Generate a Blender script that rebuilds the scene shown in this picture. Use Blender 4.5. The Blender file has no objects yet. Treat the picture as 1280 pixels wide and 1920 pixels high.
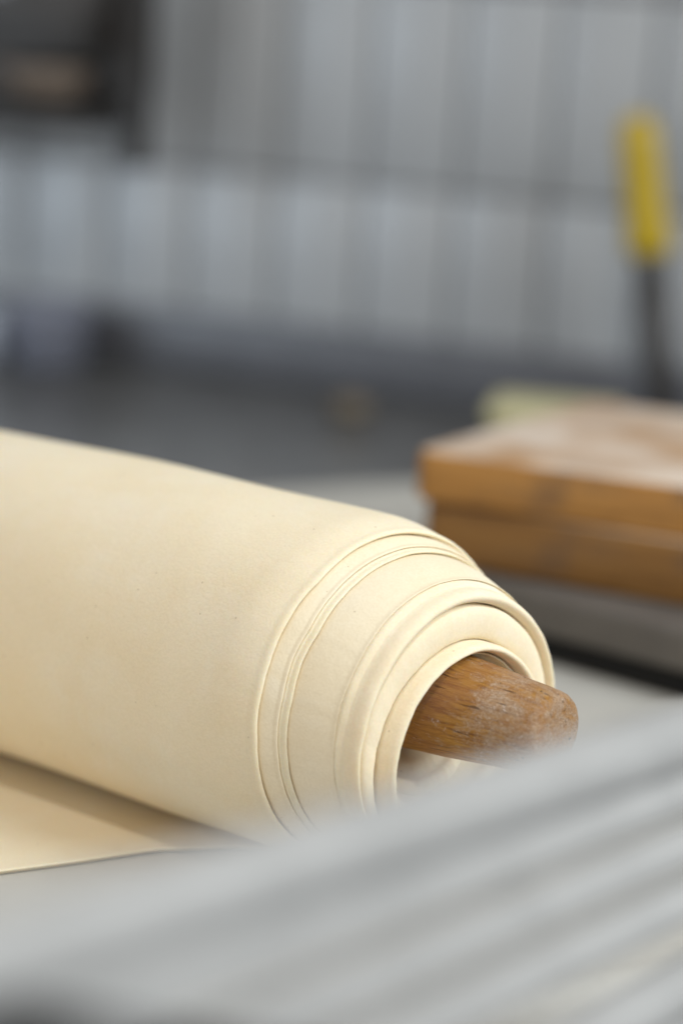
import bpy, bmesh, math, random
from mathutils import Vector, Matrix
random.seed(7)
R = math.radians
S = bpy.context.scene
COL = S.collection

# ------------------------------------------------------------------ camera
cam_d = bpy.data.cameras.new("camera")
cam = bpy.data.objects.new("camera", cam_d)
COL.objects.link(cam)
cam_d.lens = 85.0
cam_d.sensor_fit = 'VERTICAL'
cam_d.sensor_height = 36.0
cam_d.sensor_width = 24.0
cam_d.clip_start = 0.02
cam_d.clip_end = 60.0
CX = Vector((0.99816888, 0.01398134, 0.05885073))
CY = Vector((-0.06048873, 0.23071642, 0.97113905))
CF = Vector((0.0, 0.97292058, -0.23113966))
m = Matrix((CX, CY, -CF)).transposed().to_4x4()
m.translation = Vector((0, 0, 0.3821))
cam.matrix_world = m
cam_d.dof.use_dof = True
cam_d.dof.focus_distance = 0.965
cam_d.dof.aperture_fstop = 2.7
S.camera = cam

# ------------------------------------------------------------------ world: dim even room light
wd = bpy.data.worlds.new("World")
S.world = wd
wd.use_nodes = True
bg = wd.node_tree.nodes["Background"]
bg.inputs[0].default_value = (1.0, 0.985, 0.965, 1)
bg.inputs[1].default_value = 0.38

# ------------------------------------------------------------------ lamps
def area_lamp(name, loc, target, size, power, color):
    d = bpy.data.lights.new(name, 'AREA')
    d.shape = 'DISK'
    d.size = size
    d.energy = power
    d.color = color
    o = bpy.data.objects.new(name, d)
    COL.objects.link(o)
    o.location = loc
    o.rotation_euler = (Vector(target) - Vector(loc)).to_track_quat('-Z', 'Y').to_euler()
    return o
area_lamp("ceiling_lamp", (0.26, -0.70, 2.35), (0.0, 1.0, 0.05), 0.17, 20.5, (1.0, 0.95, 0.88))
area_lamp("window_right", (1.60, 0.25, 1.35), (0.0, 1.0, 0.05), 1.2, 45, (0.86, 0.94, 1.0))
wl = area_lamp("window_left", (-1.7, 1.15, 0.50), (-0.50, 2.36, 0.14), 0.9, 2.7, (0.74, 0.87, 1.0))
wl.data.spread = R(72)
area_lamp("front_fill", (-1.3, -0.75, 0.62), (0.0, 1.0, 0.05), 1.3, 7, (1.0, 0.97, 0.93))  # added soft fill from low front left, no window known there

S.view_settings.view_transform = 'Standard'
S.view_settings.look = 'None'
S.view_settings.exposure = 0.0
S.view_settings.gamma = 1.0

# ------------------------------------------------------------------ helpers
def link(name, me, mat=None, parent=None, smooth=True):
    o = bpy.data.objects.new(name, me)
    COL.objects.link(o)
    if mat is not None:
        me.materials.clear()
        me.materials.append(mat)
    if smooth:
        for p in me.polygons:
            p.use_smooth = True
    if parent is not None:
        o.parent = parent
    return o

def thing(name, label, cat, loc=(0, 0, 0), rz=0.0, group=None):
    o = bpy.data.objects.new(name, None)
    COL.objects.link(o)
    o.empty_display_size = 0.02
    o.location = loc
    o.rotation_euler = (0, 0, rz)
    tag(o, label, cat, group)
    return o

def tag(o, label, cat, group=None):
    o["label"] = label
    o["category"] = cat
    if group:
        o["group"] = group
    return o

def bm_mesh(name, bm):
    me = bpy.data.meshes.new(name)
    bmesh.ops.recalc_face_normals(bm, faces=bm.faces)
    bm.to_mesh(me)
    bm.free()
    return me

def pydata(name, v, f):
    me = bpy.data.meshes.new(name)
    me.from_pydata(v, [], f)
    bm = bmesh.new()
    bm.from_mesh(me)
    bpy.data.meshes.remove(me)
    return bm_mesh(name, bm)

def box(name, lo, hi, bev=0.0, seg=2):
    bm = bmesh.new()
    bmesh.ops.create_cube(bm, size=1)
    for v in bm.verts:
        v.co = Vector([lo[k] + (v.co[k] + .5) * (hi[k] - lo[k]) for k in range(3)])
    if bev:
        bmesh.ops.bevel(bm, geom=bm.edges[:], offset=bev, segments=seg, affect='EDGES', profile=.5)
    return bm_mesh(name, bm)

def prism(name, pts, z0, z1, bev=0.0, seg=3):
    bm = bmesh.new()
    vs = [bm.verts.new((p[0], p[1], z0)) for p in pts]
    fc = bm.faces.new(vs)
    r = bmesh.ops.extrude_face_region(bm, geom=[fc])
    for e in r['geom']:
        if isinstance(e, bmesh.types.BMVert):
            e.co.z = z1
    bmesh.ops.recalc_face_normals(bm, faces=bm.faces)
    if bev:
        ed = [e for e in bm.edges if abs(e.verts[0].co.z - e.verts[1].co.z) < 1e-6]
        bmesh.ops.bevel(bm, geom=ed, offset=bev, segments=seg, affect='EDGES', profile=.5)
    return bm_mesh(name, bm)

def rod(name, p, q, r, n=24):
    """a round bar with rounded ends between two points"""
    p, q = Vector(p), Vector(q)
    d = (q - p).normalized()
    a = d.orthogonal().normalized()
    b = d.cross(a)
    L = (q - p).length
    prof = [(0, 0.0001), (0.12 * r, .6 * r), (.5 * r, .9 * r), (r, r)]
    for k in range(1, 12):
        prof.append((r + (L - 2 * r) * k / 12, r))
    prof += [(L - r, r), (L - .5 * r, .9 * r), (L - .12 * r, .6 * r), (L, 0.0001)]
    V, F = [], []
    for (t, rr) in prof:
        for k in range(n):
            w = 2 * math.pi * k / n
            V.append(p + d * t + (a * math.cos(w) + b * math.sin(w)) * rr)
    for i in range(len(prof) - 1):
        for k in range(n):
            F.append((i * n + k, i * n + (k + 1) % n, (i + 1) * n + (k + 1) % n, (i + 1) * n + k))
    F.append(tuple(range(n)))
    F.append(tuple((len(prof) - 1) * n + k for k in range(n)))
    return pydata(name, V, F)

def bar(name, p, q, w, h, up, bev):
    """a rectangular bar between two points; 'up' is the direction of its height"""
    p, q = Vector(p), Vector(q)
    d = (q - p).normalized()
    s = d.cross(Vector(up)).normalized()
    u = s.cross(d).normalized()
    bm = bmesh.new()
    bmesh.ops.create_cube(bm, size=1)
    L = (q - p).length
    for v in bm.verts:
        c = v.co.copy()
        v.co = p + d * ((c.x + .5) * L) + s * (c.y * w) + u * (c.z * h)
    bmesh.ops.bevel(bm, geom=bm.edges[:], offset=bev, segments=3, affect='EDGES', profile=.5)
    return bm_mesh(name, bm)

# ------------------------------------------------------------------ materials
class NT:
    def __init__(self, name):
        self.m = bpy.data.materials.new(name)
        self.m.use_nodes = True
        self.t = self.m.node_tree
        self.b = self.t.nodes["Principled BSDF"]
    def n(self, typ, **kw):
        x = self.t.nodes.new(typ)
        for k, v in kw.items():
            setattr(x, k, v)
        return x
    def l(self, a, b):
        self.t.links.new(a, b)
    def coords(self, scale=(1, 1, 1), kind='Object', rot=(0, 0, 0)):
        tc = self.n("ShaderNodeTexCoord")
        mp = self.n("ShaderNodeMapping")
        mp.inputs["Scale"].default_value = scale
        mp.inputs["Rotation"].default_value = rot
        self.l(tc.outputs[kind], mp.inputs["Vector"])
        return mp.outputs["Vector"]
    def noise(self, vec, scale, detail=4, rough=.55, dist=0.0):
        x = self.n("ShaderNodeTexNoise")
        x.inputs["Scale"].default_value = scale
        x.inputs["Detail"].default_value = detail
        x.inputs["Roughness"].default_value = rough
        x.inputs["Distortion"].default_value = dist
        self.l(vec, x.inputs["Vector"])
        return x.outputs["Fac"]
    def ramp(self, fac, stops):
        x = self.n("ShaderNodeValToRGB")
        e = x.color_ramp.elements
        while len(e) < len(stops):
            e.new(.5)
        for k, (p, c) in enumerate(stops):
            e[k].position = p
            e[k].color = c if len(c) == 4 else (*c, 1)
        self.l(fac, x.inputs["Fac"])
        return x.outputs["Color"]
    def mix(self, fac, a, b, blend='MIX'):
        x = self.n("ShaderNodeMix", data_type='RGBA', blend_type=blend)
        if isinstance(fac, (int, float)):
            x.inputs[0].default_value = fac
        else:
            self.l(fac, x.inputs[0])
        for s, v in ((6, a), (7, b)):
            if isinstance(v, tuple):
                x.inputs[s].default_value = (*v, 1) if len(v) == 3 else v
            else:
                self.l(v, x.inputs[s])
        return x.outputs[2]
    def math(self, op, a, b=None, clamp=False):
        x = self.n("ShaderNodeMath", operation=op, use_clamp=clamp)
        for k, v in enumerate((a, b)):
            if v is None:
                continue
            if isinstance(v, (int, float)):
                x.inputs[k].default_value = v
            else:
                self.l(v, x.inputs[k])
        return x.outputs[0]
    def bump(self, h, strength, dist):
        x = self.n("ShaderNodeBump")
        x.inputs["Strength"].default_value = strength
        x.inputs["Distance"].default_value = dist
        self.l(h, x.inputs["Height"])
        self.l(x.outputs[0], self.b.inputs["Normal"])
    def base(self, c):
        if isinstance(c, tuple):
            self.b.inputs["Base Color"].default_value = (*c, 1)
        else:
            self.l(c, self.b.inputs["Base Color"])
    def set(self, **kw):
        for k, v in kw.items():
            self.b.inputs[k.replace("_", " ")].default_value = v

def mat_simple(name, c, rough=.5, metal=0.0, var=.12, vscale=30, bump=0.0, spec=.5):
    t = NT(name)
    v = t.coords()
    f = t.noise(v, vscale, 5)
    lo = tuple(x * (1 - var) for x in c)
    hi = tuple(min(1, x * (1 + var)) for x in c)
    t.base(t.ramp(f, [(.3, lo), (.7, hi)]))
    t.set(Roughness=rough, Metallic=metal)
    t.b.inputs["Specular IOR Level"].default_value = spec
    if bump:
        t.bump(f, bump, .002)
    return t.m

def mat_dough(name, sss):
    t = NT(name)
    v = t.coords()
    big = t.noise(v, 26, 5, .6)
    c = t.ramp(big, [(.30, (.825, .695, .480)), (.70, (.858, .748, .55))])
    # faint dry, floury patches with ragged outlines
    pt = t.noise(v, 17, 8, .68, .6)
    pm = t.ramp(pt, [(.50, (0, 0, 0)), (.72, (1, 1, 1))])
    c = t.mix(t.math('MULTIPLY', pm, .5), c, (.87, .80, .66))
    fine = t.noise(v, 900, 3, .6)
    c = t.mix(.13, c, t.ramp(fine, [(.35, (.62, .52, .34)), (.65, (.95, .86, .68))]))
    # sparse bran specks
    vo = t.n("ShaderNodeTexVoronoi")
    vo.inputs["Scale"].default_value = 170
    t.l(v, vo.inputs["Vector"])
    dot = t.math('LESS_THAN', vo.outputs["Distance"], .085)
    sp = t.n("ShaderNodeSeparateColor")
    t.l(vo.outputs["Color"], sp.inputs[0])
    keep = t.math('GREATER_THAN', sp.outputs[0], .80)
    c = t.mix(t.math('MULTIPLY', t.math('MULTIPLY', dot, keep), .38), c, (.34, .24, .12))
    t.base(c)
    t.set(Roughness=.85)
    t.b.inputs["Specular IOR Level"].default_value = .14
    t.b.inputs["Subsurface Weight"].default_value = sss
    t.b.inputs["Subsurface Radius"].default_value = (1.0, .68, .36)
    t.b.inputs["Subsurface Scale"].default_value = .0036
    h = t.math('ADD', t.math('MULTIPLY', t.noise(v, 22, 7, .55, .3), 2.0), t.math('MULTIPLY', fine, .34))
    t.bump(h, .22, .0018)
    return t.m

def mat_pin():
    t = NT("floured_wood")
    v = t.coords()
    g = t.noise(t.coords((7, 110, 110)), 6, 6, .62, .8)
    c = t.ramp(g, [(.28, (.19, .066, .008)), (.42, (.45, .190, .022)), (.58, (.61, .295, .040)), (.75, (.72, .40, .085))])
    # reddish worn band on top
    rd = t.noise(v, 32, 4, .6)
    c = t.mix(t.math('MULTIPLY', t.ramp(rd, [(.42, (0, 0, 0)), (.62, (1, 1, 1))]), .42), c, (.42, .165, .070))
    # position along the pin: the last stretch is rough and pale with dried flour
    tc = t.n("ShaderNodeTexCoord")
    sx = t.n("ShaderNodeSeparateXYZ")
    t.l(tc.outputs["Object"], sx.inputs[0])
    mr = t.n("ShaderNodeMapRange")
    mr.inputs["From Min"].default_value = .040
    mr.inputs["From Max"].default_value = .068
    t.l(sx.outputs["X"], mr.inputs["Value"])
    fl = t.noise(t.coords((30, 44, 44)), 3.2, 10, .72, 1.2)
    cr = t.noise(t.coords((330, 560, 560)), 2.0, 7, .85, .8)
    fsum = t.math('ADD', t.math('MULTIPLY', fl, .75), t.math('MULTIPLY', cr, .45))
    fsum = t.math('ADD', fsum, t.math('MULTIPLY', t.math('SUBTRACT', mr.outputs[0], .55), .17))
    fm = t.ramp(fsum, [(.585, (0, 0, 0)), (.73, (1, 1, 1))])
    c = t.mix(t.math('MULTIPLY', fm, .85), c, t.ramp(cr, [(.36, (.36, .205, .105)), (.60, (.72, .53, .375))]))
    # bright crumbs of flour
    wc = t.ramp(t.math('ADD', t.math('MULTIPLY', fl, .6), t.math('MULTIPLY', cr, .6)), [(.70, (0, 0, 0)), (.75, (1, 1, 1))])
    c = t.mix(t.math('MULTIPLY', wc, .75), c, (.86, .80, .74))
    # thin dark cracks along the grain, and pits
    ck = t.noise(t.coords((9, 210, 210)), 2.2, 3, .6, .5)
    cm = t.ramp(ck, [(.30, (1, 1, 1)), (.36, (0, 0, 0))])
    c = t.mix(t.math('MULTIPLY', cm, .72), c, (.085, .032, .012))
    vo = t.n("ShaderNodeTexVoronoi")
    vo.inputs["Scale"].default_value = 260
    t.l(v, vo.inputs["Vector"])
    sp = t.n("ShaderNodeSeparateColor")
    t.l(vo.outputs["Color"], sp.inputs[0])
    pit = t.math('MULTIPLY', t.math('LESS_THAN', vo.outputs["Distance"], .17), t.math('GREATER_THAN', sp.outputs[1], .88))
    c = t.mix(t.math('MULTIPLY', pit, .85), c, (.035, .018, .01))
    t.base(c)
    rr = t.n("ShaderNodeMapRange")
    rr.inputs["To Min"].default_value = .42
    rr.inputs["To Max"].default_value = .85
    t.l(fm, rr.inputs["Value"])
    t.l(rr.outputs[0], t.b.inputs["Roughness"])
    h = t.math('ADD', t.math('MULTIPLY', cr, .9), t.math('MULTIPLY', g, .5))
    h = t.math('SUBTRACT', h, t.math('MULTIPLY', cm, .5))
    t.bump(h, .9, .0018)
    return t.m

def mat_board(name, k, top):
    t = NT(name)
    g = t.noise(t.coords((3, 40, 40)), 4, 6, .6, .7)
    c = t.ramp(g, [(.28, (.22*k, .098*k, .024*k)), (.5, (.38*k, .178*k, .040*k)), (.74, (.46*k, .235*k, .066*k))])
    bl = t.noise(t.coords((9, 9, 9)), 2.2, 5, .6)
    c = t.mix(t.math('MULTIPLY', t.ramp(bl, [(.54, (0, 0, 0)), (.68, (1, 1, 1))]), .6), c, (.15, .085, .045))
    # flour dusted over the upward face
    ge = t.n("ShaderNodeNewGeometry")
    sx = t.n("ShaderNodeSeparateXYZ")
    t.l(ge.outputs["Normal"], sx.inputs[0])
    up = t.math('GREATER_THAN', sx.outputs["Z"], .8)
    fl = t.noise(t.coords((7, 7, 7)), 1.6, 6, .6, .4)
    fm = t.ramp(fl, [(.36, (.25, .25, .25)), (.60, (1, 1, 1))])
    c = t.mix(t.math('MULTIPLY', t.math('MULTIPLY', fm, up), top), c, (.78, .67, .56))
    t.base(c)
    t.set(Roughness=.6)
    t.bump(g, .3, .001)
    return t.m

def mat_belt():
    t = NT("floured_belt")
    v = t.coords()
    f = t.noise(v, 9, 7, .62, .4)
    c = t.ramp(f, [(.32, (.43, .415, .375)), (.66, (.545, .525, .475))])
    t.base(c)
    t.set(Roughness=.75)
    t.bump(t.noise(v, 420, 3), .15, .0008)
    return t.m

M_DOUGH = mat_dough("dough", .36)
M_DOUGH_THIN = mat_dough("dough_thin_edge", .0)
M_PIN = mat_pin()
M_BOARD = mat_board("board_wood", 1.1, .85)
M_BOARD_SHADE_DIRT = mat_board("shade_dirt_board_wood", .67, .4)  # base darkened to carry overhang shade and dirt on the lower board
M_BELT = mat_belt()
M_TILE = mat_simple("tile_glaze", (.325, .330, .334), .36, var=.03, vscale=8)
M_GROUT = mat_simple("grout", (.15, .14, .135), .9, vscale=60)
M_STEEL_DARK = mat_simple("dark_worktop", (.125, .122, .118), .28, var=.25, vscale=14)
M_UPSTAND = mat_simple("dark_upstand", (.095, .096, .105), .4, var=.1)
M_STEEL = mat_simple("worn_steel", (.155, .140, .125), .55, .2, var=.15, vscale=22)
M_GAP_SHADE = mat_simple("gap_shade_black", (.006, .006, .006), .8)  # black that stands in for the shade below the tray
M_SIDE = mat_simple("grey_side_paint", (.085, .083, .08), .5)
M_FRAME = mat_simple("black_frame", (.012, .012, .012), .5)
M_ROD = mat_simple("pale_rod_enamel", (.35, .344, .332), .7, var=.10, vscale=28)#, var=.12, vscale=45)
M_YELLOW = mat_simple("yellow_plastic", (.42, .285, .002), .4, var=.05)
M_BLADE = mat_simple("dark_blade", (.050, .045, .042), .45, .3)
M_SPONGE = mat_simple("yellow_green_plastic", (.44, .39, .18), .6, var=.1)
M_SPONGE_PALE = mat_simple("pale_lid_plastic", (.47, .43, .25), .6, var=.1)
M_IRON = mat_simple("dark_iron", (.022, .019, .017), .6, var=.3)
M_PANEL = mat_simple("dark_panel", (.060, .054, .050), .7)
M_BOWL = mat_simple("brown_wood_bowl", (.15, .115, .088), .6, var=.3)
M_TUB = mat_simple("slate_blue_tub", (.17, .175, .21), .45)
M_LID = mat_simple("pale_lid", (.50, .53, .60), .4)
M_CRUST = mat_simple("brown_crust", (.135, .105, .07), .7, var=.3)

# ------------------------------------------------------------------ dough sheeter: belt and body
U = Vector((.88, .475, 0)).normalized()      # along the belt
V_ = Vector((-U.y, U.x, 0))                  # across the belt, away from the camera
sheeter = thing("dough_sheeter", "dough sheeter with a wide pale floury canvas belt and black frame under the dough roll", "machine", (0, 0, 0), math.atan2(U.y, U.x))
N0, N1 = .70, 1.497                         # near and far edge, measured across the belt
def belt_mesh():
    # a flat band whose long edges turn down over the frame
    prof = []
    for k in range(7):
        a = math.pi / 2 * k / 6
        prof.append((N0 + .012 - .012 * math.sin(math.pi / 2 - a), -.012 + .012 * math.sin(a)))
    for k in range(1, 10):
        prof.append((N0 + .012 + (N1 - N0 - .024) * k / 10, 0))
    for k in range(7):
        a = math.pi / 2 * k / 6
        prof.append((N1 - .012 + .012 * math.sin(a), -.012 + .012 * math.cos(a)))
    prof += [(N1, -.017), (N0, -.017)]
    xs = [-1.5 + 2.5 * k / 40 for k in range(41)]
    n = len(prof)
    V, F = [], []
    for x in xs:
        for (y, z) in prof:
            V.append((x, y, z))
    for i in range(len(xs) - 1):
        for k in range(n):
            F.append((i * n + k, i * n + (k + 1) % n, (i + 1) * n + (k + 1) % n, (i + 1) * n + k))
    F.append(tuple(range(n)))
    F.append(tuple((len(xs) - 1) * n + k for k in range(n)))
    return pydata("belt", V, F)
link("belt", belt_mesh(), M_BELT, sheeter)
link("side_panel", box("side_panel", (-1.5, N0 + .004, -.42), (1.0, N0 + .03, -.0175), .003), M_SIDE, sheeter)
link("bed_frame", box("bed_frame", (-1.49, N0 + .032, -.035), (.99, N1 - .01, -.0178), .002), M_FRAME, sheeter)

# ------------------------------------------------------------------ wall, worktop
YAW = R(-20)
WD = Vector((math.cos(R(20)), -math.sin(R(20)), 0))
WN = Vector((math.sin(R(20)), math.cos(R(20)), 0))
wall = thing("tiled_wall", "grey-white glazed tile wall with dark joints behind the worktop", "wall", WN * 2.048, YAW)
PX, PZ = .0855, .180
link("grout", box("grout", (-2.0, .0065, -.45), (1.1, .06, .75), 0), M_GROUT, wall)
tile_me = box("tile", (-.0408, 0, -.0882), (.0408, .009, .0882), .0016, 2)
tile_me.materials.append(M_TILE)
rt = random.Random(3)
for i in range(-14, 10):
    for j in range(-1, 3):
        o = link("tile", tile_me, None, wall)
        o.location = (-.657 + (i + .5) * PX, rt.uniform(-.0004, .0004), .168 + (j + .5) * PZ)
        o.rotation_euler = (rt.uniform(-.006, .006), 0, rt.uniform(-.006, .006))

worktop = thing("worktop", "dark grey glossy worktop with a low upstand along the tiled wall", "worktop", (0, 0, -.02), YAW)
link("top_slab", box("top_slab", (-2.0, 1.28, -.035), (1.1, 2.045, 0), .003), M_STEEL_DARK, worktop)
link("upstand", box("upstand", (-1.9, 2.026, .0005), (1.0, 2.0445, .057), .003), M_UPSTAND, worktop)

# ------------------------------------------------------------------ steel tray and boards
tray = thing("steel_tray", "worn grey steel tray on black strips standing in for the shade beneath it, under the wooden boards", "tray", (.122, 1.268, 0), R(-38))
link("plate", box("plate", (-.07, 0, .016), (.46, .34, .040), .004, 3), M_STEEL, tray)
link("shade_strip", box("shade_strip", (-.06, .006, .0005), (.45, .036, .0158), .002), M_GAP_SHADE, tray)  # black strip fills the gap, shade put into its colour
link("shade_strip", box("shade_strip", (-.06, .30, .0005), (.45, .33, .0158), .002), M_GAP_SHADE, tray)

def board(name, corner, z0, th, yaw, side, L, W, label, mat):
    """a board with rounded corners; 'side' is the angle of its short edge"""
    a = R(side - yaw)
    ex = Vector((1, 0)); ey = Vector((math.cos(a), math.sin(a)))
    P = [Vector((0, 0)), ex * L, ex * L + ey * W, ey * W]
    pts = []
    for k in range(4):
        p, q, r_ = P[k - 1], P[k], P[(k + 1) % 4]
        u = (p - q).normalized(); w = (r_ - q).normalized()
        rc = .012
        for s in range(7):
            t = s / 6
            A = q + u * rc * 1.2; B = q + w * rc * 1.2
            pts.append((1 - t) ** 2 * A + 2 * t * (1 - t) * q + t * t * B)
    o = link(name, prism(name, [tuple(p) for p in pts], 0, th, .0035, 3), mat)
    o.location = (corner[0], corner[1], z0)
    o.rotation_euler = (0, 0, R(yaw))
    tag(o, label, "wooden board", "stacked wooden boards")
    return o
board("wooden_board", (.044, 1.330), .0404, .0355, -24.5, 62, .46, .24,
      "lower board of the stacked pair, lying on the steel tray, edge in shade", M_BOARD_SHADE_DIRT)
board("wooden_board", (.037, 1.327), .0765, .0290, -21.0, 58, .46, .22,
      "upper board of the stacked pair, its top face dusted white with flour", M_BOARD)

carton = thing("storage_box", "pale yellow-green box with a lid standing on the belt behind the wooden boards", "box", (.150, 1.735, .0003), R(-10))
link("box_body", box("box_body", (-.044, -.030, 0), (.046, .030, .046), .006, 3), M_SPONGE, carton)
link("lid", box("lid", (-.047, -.033, .0463), (.049, .033, .061), .005, 3), M_SPONGE_PALE, carton)

# ------------------------------------------------------------------ yellow handled scraper by the wall
tool = thing("palette_knife", "palette knife with yellow handle standing blade down against the tiles", "palette knife", (.268, 2.0, -.0080), YAW)
tilt = Matrix.Rotation(R(-10.5), 4, 'Y')
def lathe(prof, n=28, flat=1.0):
    V, F = [], []
    for (z, r) in prof:
        for k in range(n):
            w = 2 * math.pi * k / n
            V.append((r * math.cos(w), r * math.sin(w) * flat, z))
    for i in range(len(prof) - 1):
        for k in range(n):
            F.append((i * n + k, i * n + (k + 1) % n, (i + 1) * n + (k + 1) % n, (i + 1) * n + k))
    F.append(tuple(range(n)))
    F.append(tuple((len(prof) - 1) * n + k for k in range(n)))
    return V, F
V, F = lathe([(.150, .0165), (.152, .0192), (.160, .0200), (.185, .0180), (.22, .0172), (.242, .0172), (.258, .0155), (.265, .0095), (.267, .003)], 28, .75)
h = link("handle", pydata("handle", V, F), M_YELLOW, tool); h.matrix_local = tilt
V, F = lathe([(.120, .011), (.123, .0125), (.146, .0125), (.1495, .0115)], 24, .8)
h = link("ferrule", pydata("ferrule", V, F), M_BLADE, tool); h.matrix_local = tilt
h = link("blade", box("blade", (-.0130, -.0015, -.0115), (.0130, .0015, .1195), .001, 1), M_BLADE, tool); h.matrix_local = tilt

# ------------------------------------------------------------------ dark shelf and things at the far left
shelf = thing("wall_shelf", "dark iron wall shelf with a hanging post at the upper left on the tiled wall", "shelf", (-.195, 2.122, .18), YAW)
link("post", box("post", (-.030, -.012, .06), (.008, .012, .42), .003), M_IRON, shelf)
link("hook", box("hook", (-.012, -.008, -.005), (.008, .008, .062), .003), M_IRON, shelf)
link("shelf_board", box("shelf_board", (-.50, -.055, .026), (-.031, .040, .044), .003), M_IRON, shelf)
link("shelf_board", box("shelf_board", (-.135, -.055, .094), (-.031, .040, .124), .003), M_IRON, shelf)
link("back_panel", box("back_panel", (-.50, .042, .026), (-.031, .048, .140), .001), M_PANEL, shelf)
link("side_panel", box("side_panel", (-.105, -.050, .125), (-.031, .040, .42), .002), M_PANEL, shelf)
V, F = lathe([(0, .018), (.001, .024), (.012, .034), (.026, .040), (.030, .040), (.027, .036), (.008, .022), (.006, .001)], 32)
bowl = link("wooden_bowl", pydata("wooden_bowl", V, F), M_BOWL)
bowl.location = shelf.location + WD * -.085 + WN * -.012 + Vector((0, 0, .0482))
tag(bowl, "small brown wooden bowl on the dark wall shelf", "bowl")

tub = thing("plastic_tub", "slate blue tub on the worktop against the tiles at the far left", "tub", tuple(WD * -1.015 + WN * 1.975 + Vector((0, 0, -.0195))), YAW)
V, F = lathe([(0, .030), (.002, .034), (.050, .039), (.054, .041), (.056, .040), (.054, .037), (.010, .031), (.008, .001)], 32)
link("tub_body", pydata("tub_body", V, F), M_TUB, tub)
V, F = lathe([(0, .020), (.002, .027), (.040, .031), (.043, .032), (.044, .030), (.044, .001)], 32)
cup = link("plastic_cup", pydata("plastic_cup", V, F), M_LID)
cup.location = WD * -1.085 + WN * 1.955 + Vector((0, 0, -.0195))
tag(cup, "pale bluish cup at the far left end of the worktop beside the slate blue tub", "cup")
V, F = lathe([(0, .012), (.002, .016), (.010, .017), (.016, .012), (.018, .001)], 24)
crust = link("bread_crust", pydata("bread_crust", V, F), M_CRUST)
crust.location = WD * -.700 + WN * 1.93 + Vector((0, 0, -.0195))
tag(crust, "small brown lump of crust lying alone on the dark worktop", "crust")

# ------------------------------------------------------------------ the rolled dough
PSI = R(37.613)
EX, EY, EZ = .0221, .9555, .0777
TY = .140
rolled = thing("rolled_dough", "cream dough sheet rolled round the rolling pin, its loose end flat on the belt", "dough", (EX, EY, 0), -PSI)

def wob(seed, amp):
    rr = random.Random(seed)
    k = [(n, rr.uniform(-1, 1) / n ** .7, rr.uniform(0, 6.28)) for n in (1, 2, 3, 4, 5, 7, 9, 12, 16, 21, 27, 35, 44, 57, 73)]
    return lambda a: amp * sum(c * math.sin(n * a + p) for n, c, p in k)

# s = distance along the axis where the layer ends, r = inner radius there, centre shift, lip height, lip length, gap
LAY = [
    dict(s=.0000, r=.0684, c=(0, 0), fr=.52, ln=.0036, gap=.0002),
    dict(s=.0072, r=.0652, c=(.0003, -.0004), fr=.36, ln=.0018, gap=.0001),
    dict(s=.0101, r=.0632, c=(.0006, -.0008), fr=.78, ln=.0024, gap=.00025),
    dict(s=.0295, r=.0588, c=(.0001, -.0030), fr=.11, ln=.0016, gap=.00003),
    dict(s=.0394, r=.0540, c=(.0002, -.0066), fr=.74, ln=.0075, gap=.0002),
    dict(s=.0391, r=.0449, c=(-.0001, -.0123), fr=.97, ln=.0042, gap=.00025),
    dict(s=.0454, r=.0403, c=(-.0003, -.0118), fr=.97, ln=.0066, gap=.0002),
    dict(s=.0400, r=.0364, c=(-.0003, -.0098), fr=.92, ln=.0038, gap=.0006),
    dict(s=.0335, r=.0322, c=(-.0003, -.0072), fr=.92, ln=.0036, gap=.0006),
    dict(s=.0240, r=.0272, c=(0, -.0026), fr=.90, ln=.0036, gap=.0002),
]
RO = .0737
def smooth(t):
    t = max(0., min(1., t))
    return t * t * (3 - 2 * t)

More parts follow.
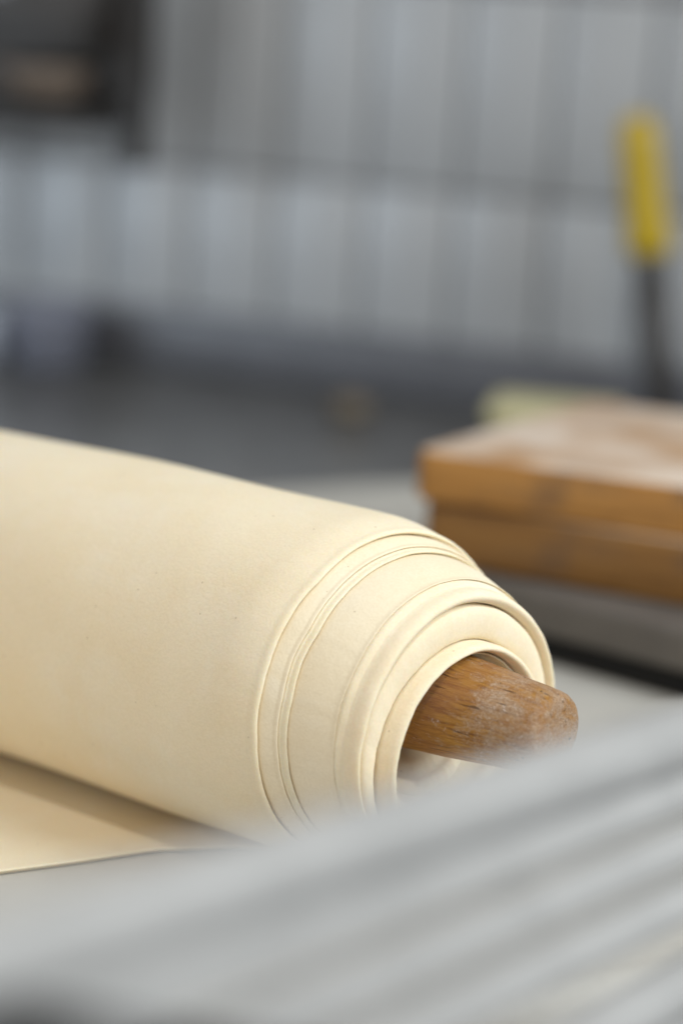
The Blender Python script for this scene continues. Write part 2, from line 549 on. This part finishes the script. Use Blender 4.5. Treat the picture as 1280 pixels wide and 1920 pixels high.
def layer_mesh(i):
    d = LAY[i]
    pc = (0, 0) if i == 0 else LAY[i - 1]['c']
    Ro = RO if i == 0 else LAY[i - 1]['r'] - .0001
    sp = -.020 if i == 0 else LAY[i - 1]['s']
    back = -.80 if i == 0 else -.10
    nphi = 400
    se, r, c, fr, ln, gap = d['s'], d['r'], d['c'], d['fr'], d['ln'], d['gap']
    if i >= 7:
        sp = min(sp, se - .02)
    s1 = se - ln
    if s1 < sp + .0006:
        sp = s1 - .0006
    # every row: (s, kind, fraction from the inner circle to the outer circle, weight of the edge waviness)
    rows = []
    nb = 40 if i == 0 else 5
    for k in range(nb):
        s_ = back + (sp - .002 - back) * k / nb
        rows.append((s_, 1.0, smooth((s_ - sp + .016) / .013)))
    rows.append((sp - .010, 1.0, smooth(.006 / .013)))
    rows.append((sp - .0022, 1.0, 1))
    rows.sort(key=lambda q: q[0])
    pw = 1.8 if i == 0 else 1.35
    for k in range(0, 15):
        t = k / 14
        rows.append((sp + (s1 - sp) * t, 1 + (fr - 1) * t ** pw, 1))
    ex = .62 if i in (5, 6) else .8
    for k in range(1, 15):
        a = math.pi * k / 14
        rows.append((s1 + ln * math.sin(a) ** ex, fr * (.5 + .5 * math.cos(a)), 1))
    if i in (1, 3):                             # a pressed, feathered edge
        rows.append((s1 + ln * .1, -.6, 1))
        rows.append((s1 - .002, -.9, 1))
    else:
        rows.append((s1 - .0025, 0, 1))
        rows.append((s1 - .0045, -.6, 1))
    rows.append((min(s1 - .012, sp - .002), -.9, .5))
    rows.append((back, -.9 if i else -.4, 0))
    w = wob(11 + (2 if i == 1 else i), .00055 if i < 7 else .0010)
    w2 = wob(70 + i, .00018)
    V, F = [], []
    n = len(rows)
    for j in range(nphi):
        a = 2 * math.pi * j / nphi
        ca, sa = math.cos(a), math.sin(a)
        wa, wb = w(a), w2(a)
        if i in (1, 2):                         # a nick where the edge was pulled
            wa += .0004 * math.exp(-((a - 2.50) / .07) ** 2) - .0003 * math.exp(-((a - 2.66) / .09) ** 2)
        if i in (0, 4):
            wa += .0007 * math.exp(-((a - 2.2 - .4 * i) / .10) ** 2)
        for (s, f, ww) in rows:
            ri, ro = r + gap, Ro
            if i == 0:
                q = smooth((-.13 - s) / .20)
                k_ = -.0065 * q * max(0., sa) ** .5
                k_ += (.00035 * math.sin(2 * a + 31 * s) + .0003 * math.sin(5 * a - 47 * s + 1)) * smooth(-s / .03)
                ri += k_
                ro += k_
            y = (c[0] + ri * ca) * (1 - f) + (pc[0] + ro * ca) * f + wb * ca * ww
            z = (c[1] + ri * sa) * (1 - f) + (pc[1] + ro * sa) * f + wb * sa * ww
            x = s + TY * math.hypot(y, z) * ca + wa * ww
            z += EZ
            if z < .0043:
                z = .0043 + (z - .0043) * .05
            V.append((x, y, z))
    for j in range(nphi):
        j2 = (j + 1) % nphi
        for k in range(n):
            k2 = (k + 1) % n
            F.append((j * n + k, j * n + k2, j2 * n + k2, j2 * n + k))
    return pydata("dough_layer", V, F)
for i in range(len(LAY)):
    link("dough_layer", layer_mesh(i), M_DOUGH_THIN if i in (1, 3) else M_DOUGH, rolled)

# the part of the sheet still lying flat on the belt (in the local frame of the roll)
inv = Matrix.Rotation(PSI, 4, 'Z')
def loc(p):
    return inv @ Vector((p[0] - EX, p[1] - EY, 0))
edge = []
e0, e1 = Vector((-.95, .476)), Vector((-.068, .960))
re_ = random.Random(5)
wv = wob(41, .0012)
for k in range(60):
    t = k / 59
    p = e0 + (e1 - e0) * t
    p = p + Vector((-.48, .877)) * (wv(t * 5.5) + re_.uniform(-.00025, .00025))
    edge.append(p)
edge += [Vector((-.035, .968)), Vector((.000, .966)), Vector((.016, .9605))]
poly = [loc(p) for p in edge] + [Vector((-.004, .012, 0)), Vector((-.78, .012, 0)), Vector((-.80, -.03, 0))]
flap_me = prism("dough_flap", [(p.x, p.y) for p in poly], .0003, .0032, .0007, 3)
inward = inv @ Vector((-.48, .877, 0))
for v in flap_me.vertices:                     # the cut edge leans in under the sheet
    if v.co.z < .0015 and v.co.y < -.02 or (v.co.z < .0015 and v.co.x > -.12):
        v.co += inward * .0022
link("dough_flap", flap_me, M_DOUGH, rolled, smooth=False)

# ------------------------------------------------------------------ rolling pin
def pin_mesh():
    prof = [(-.75, .001), (-.748, .016), (-.70, .0225)]
    for k in range(20):
        prof.append((-.65 + .66 * k / 20, .0228))
    for (s, r) in [(.012, .0227), (.022, .0224), (.032, .0218), (.042, .0211), (.050, .0204), (.058, .0197), (.066, .0189),
                   (.073, .0183), (.079, .0178), (.0835, .0173), (.0862, .0167), (.0878, .0157), (.0887, .0142), (.0892, .0118), (.0894, .0080), (.0895, .005), (.0896, .002)]:
        prof.append((s, r))
    fine = []
    for k in range(len(prof) - 1):
        a, b = prof[k], prof[k + 1]
        m_ = 4 if a[0] > 0 else 1
        for q in range(m_):
            fine.append((a[0] + (b[0] - a[0]) * q / m_, a[1] + (b[1] - a[1]) * q / m_))
    fine.append(prof[-1])
    n = 128
    w1, w2 = wob(91, .00028), wob(92, .00022)
    V, F = [], []
    for (s, r) in fine:
        for k in range(n):
            a = 2 * math.pi * k / n
            rr = r + (w1(a + s * 9) + w2(a * 2 + s * 30)) * min(1, r / .012)
            V.append((s, rr * math.cos(a), rr * math.sin(a)))
    for i in range(len(fine) - 1):
        for k in range(n):
            F.append((i * n + k, i * n + (k + 1) % n, (i + 1) * n + (k + 1) % n, (i + 1) * n + k))
    F.append(tuple(range(n)))
    F.append(tuple((len(fine) - 1) * n + k for k in range(n)))
    return pydata("rolling_pin", V, F)
pin = link("rolling_pin", pin_mesh(), M_PIN)
pin.location = (EX - .0024, EY + .0018, EZ + .0055)
pin.rotation_euler = (0, 0, -PSI)
tag(pin, "worn brown wooden rolling pin with a floury rounded end poking out of the dough roll", "rolling pin")

# ------------------------------------------------------------------ wire guard in front
guard = thing("safety_guard", "pale barred safety guard with a black lower rail close in the foreground", "guard", (0, 0, 0))
DN = Vector((0.50763698, 0.85330198, -0.11908159))
P0 = [Vector(p) for p in ((0.108, 0.7026, 0.1511), (0.1077, 0.6903, 0.138), (0.1073, 0.678, 0.1255), (0.107, 0.6658, 0.1129), (0.1071, 0.6518, 0.093), (0.1067, 0.6394, 0.0797))]
for k, p in enumerate(P0):
    link("guard_rod", rod("guard_rod", p - DN * (.39 - .06 * k) + Vector((0, 0, 0.0017 if k == 0 else 0)), p + DN * .12, .0100 if k == 0 else (.0085 if k == 4 else .0068)), M_ROD, guard)
dP = P0[5] - P0[1]
step = (P0[5] - DN * .09 - (P0[0] - DN * .39)) / 5
PL_N = DN.cross(step).normalized()
if PL_N.z < 0:
    PL_N = -PL_N
st = P0[0] - DN * .402 - step * .6
en = P0[0] - DN * .402 + step * 6.2
link("lower_rail", bar("lower_rail", st, en, .020, .016, PL_N, .004), M_FRAME, guard)
link("upper_rail", bar("upper_rail", P0[0] + DN * .125 - dP * .1, P0[5] + DN * .125 + dP * .15, .016, .012, PL_N, .003), M_ROD, guard)
for q in (st + step * .12, en - step * .12):
    link("rail_leg", bar("rail_leg", q - Vector((0, 0, .012)), Vector((q.x, q.y, -.42)), .016, .016, (1, 0, 0), .003), M_FRAME, guard)
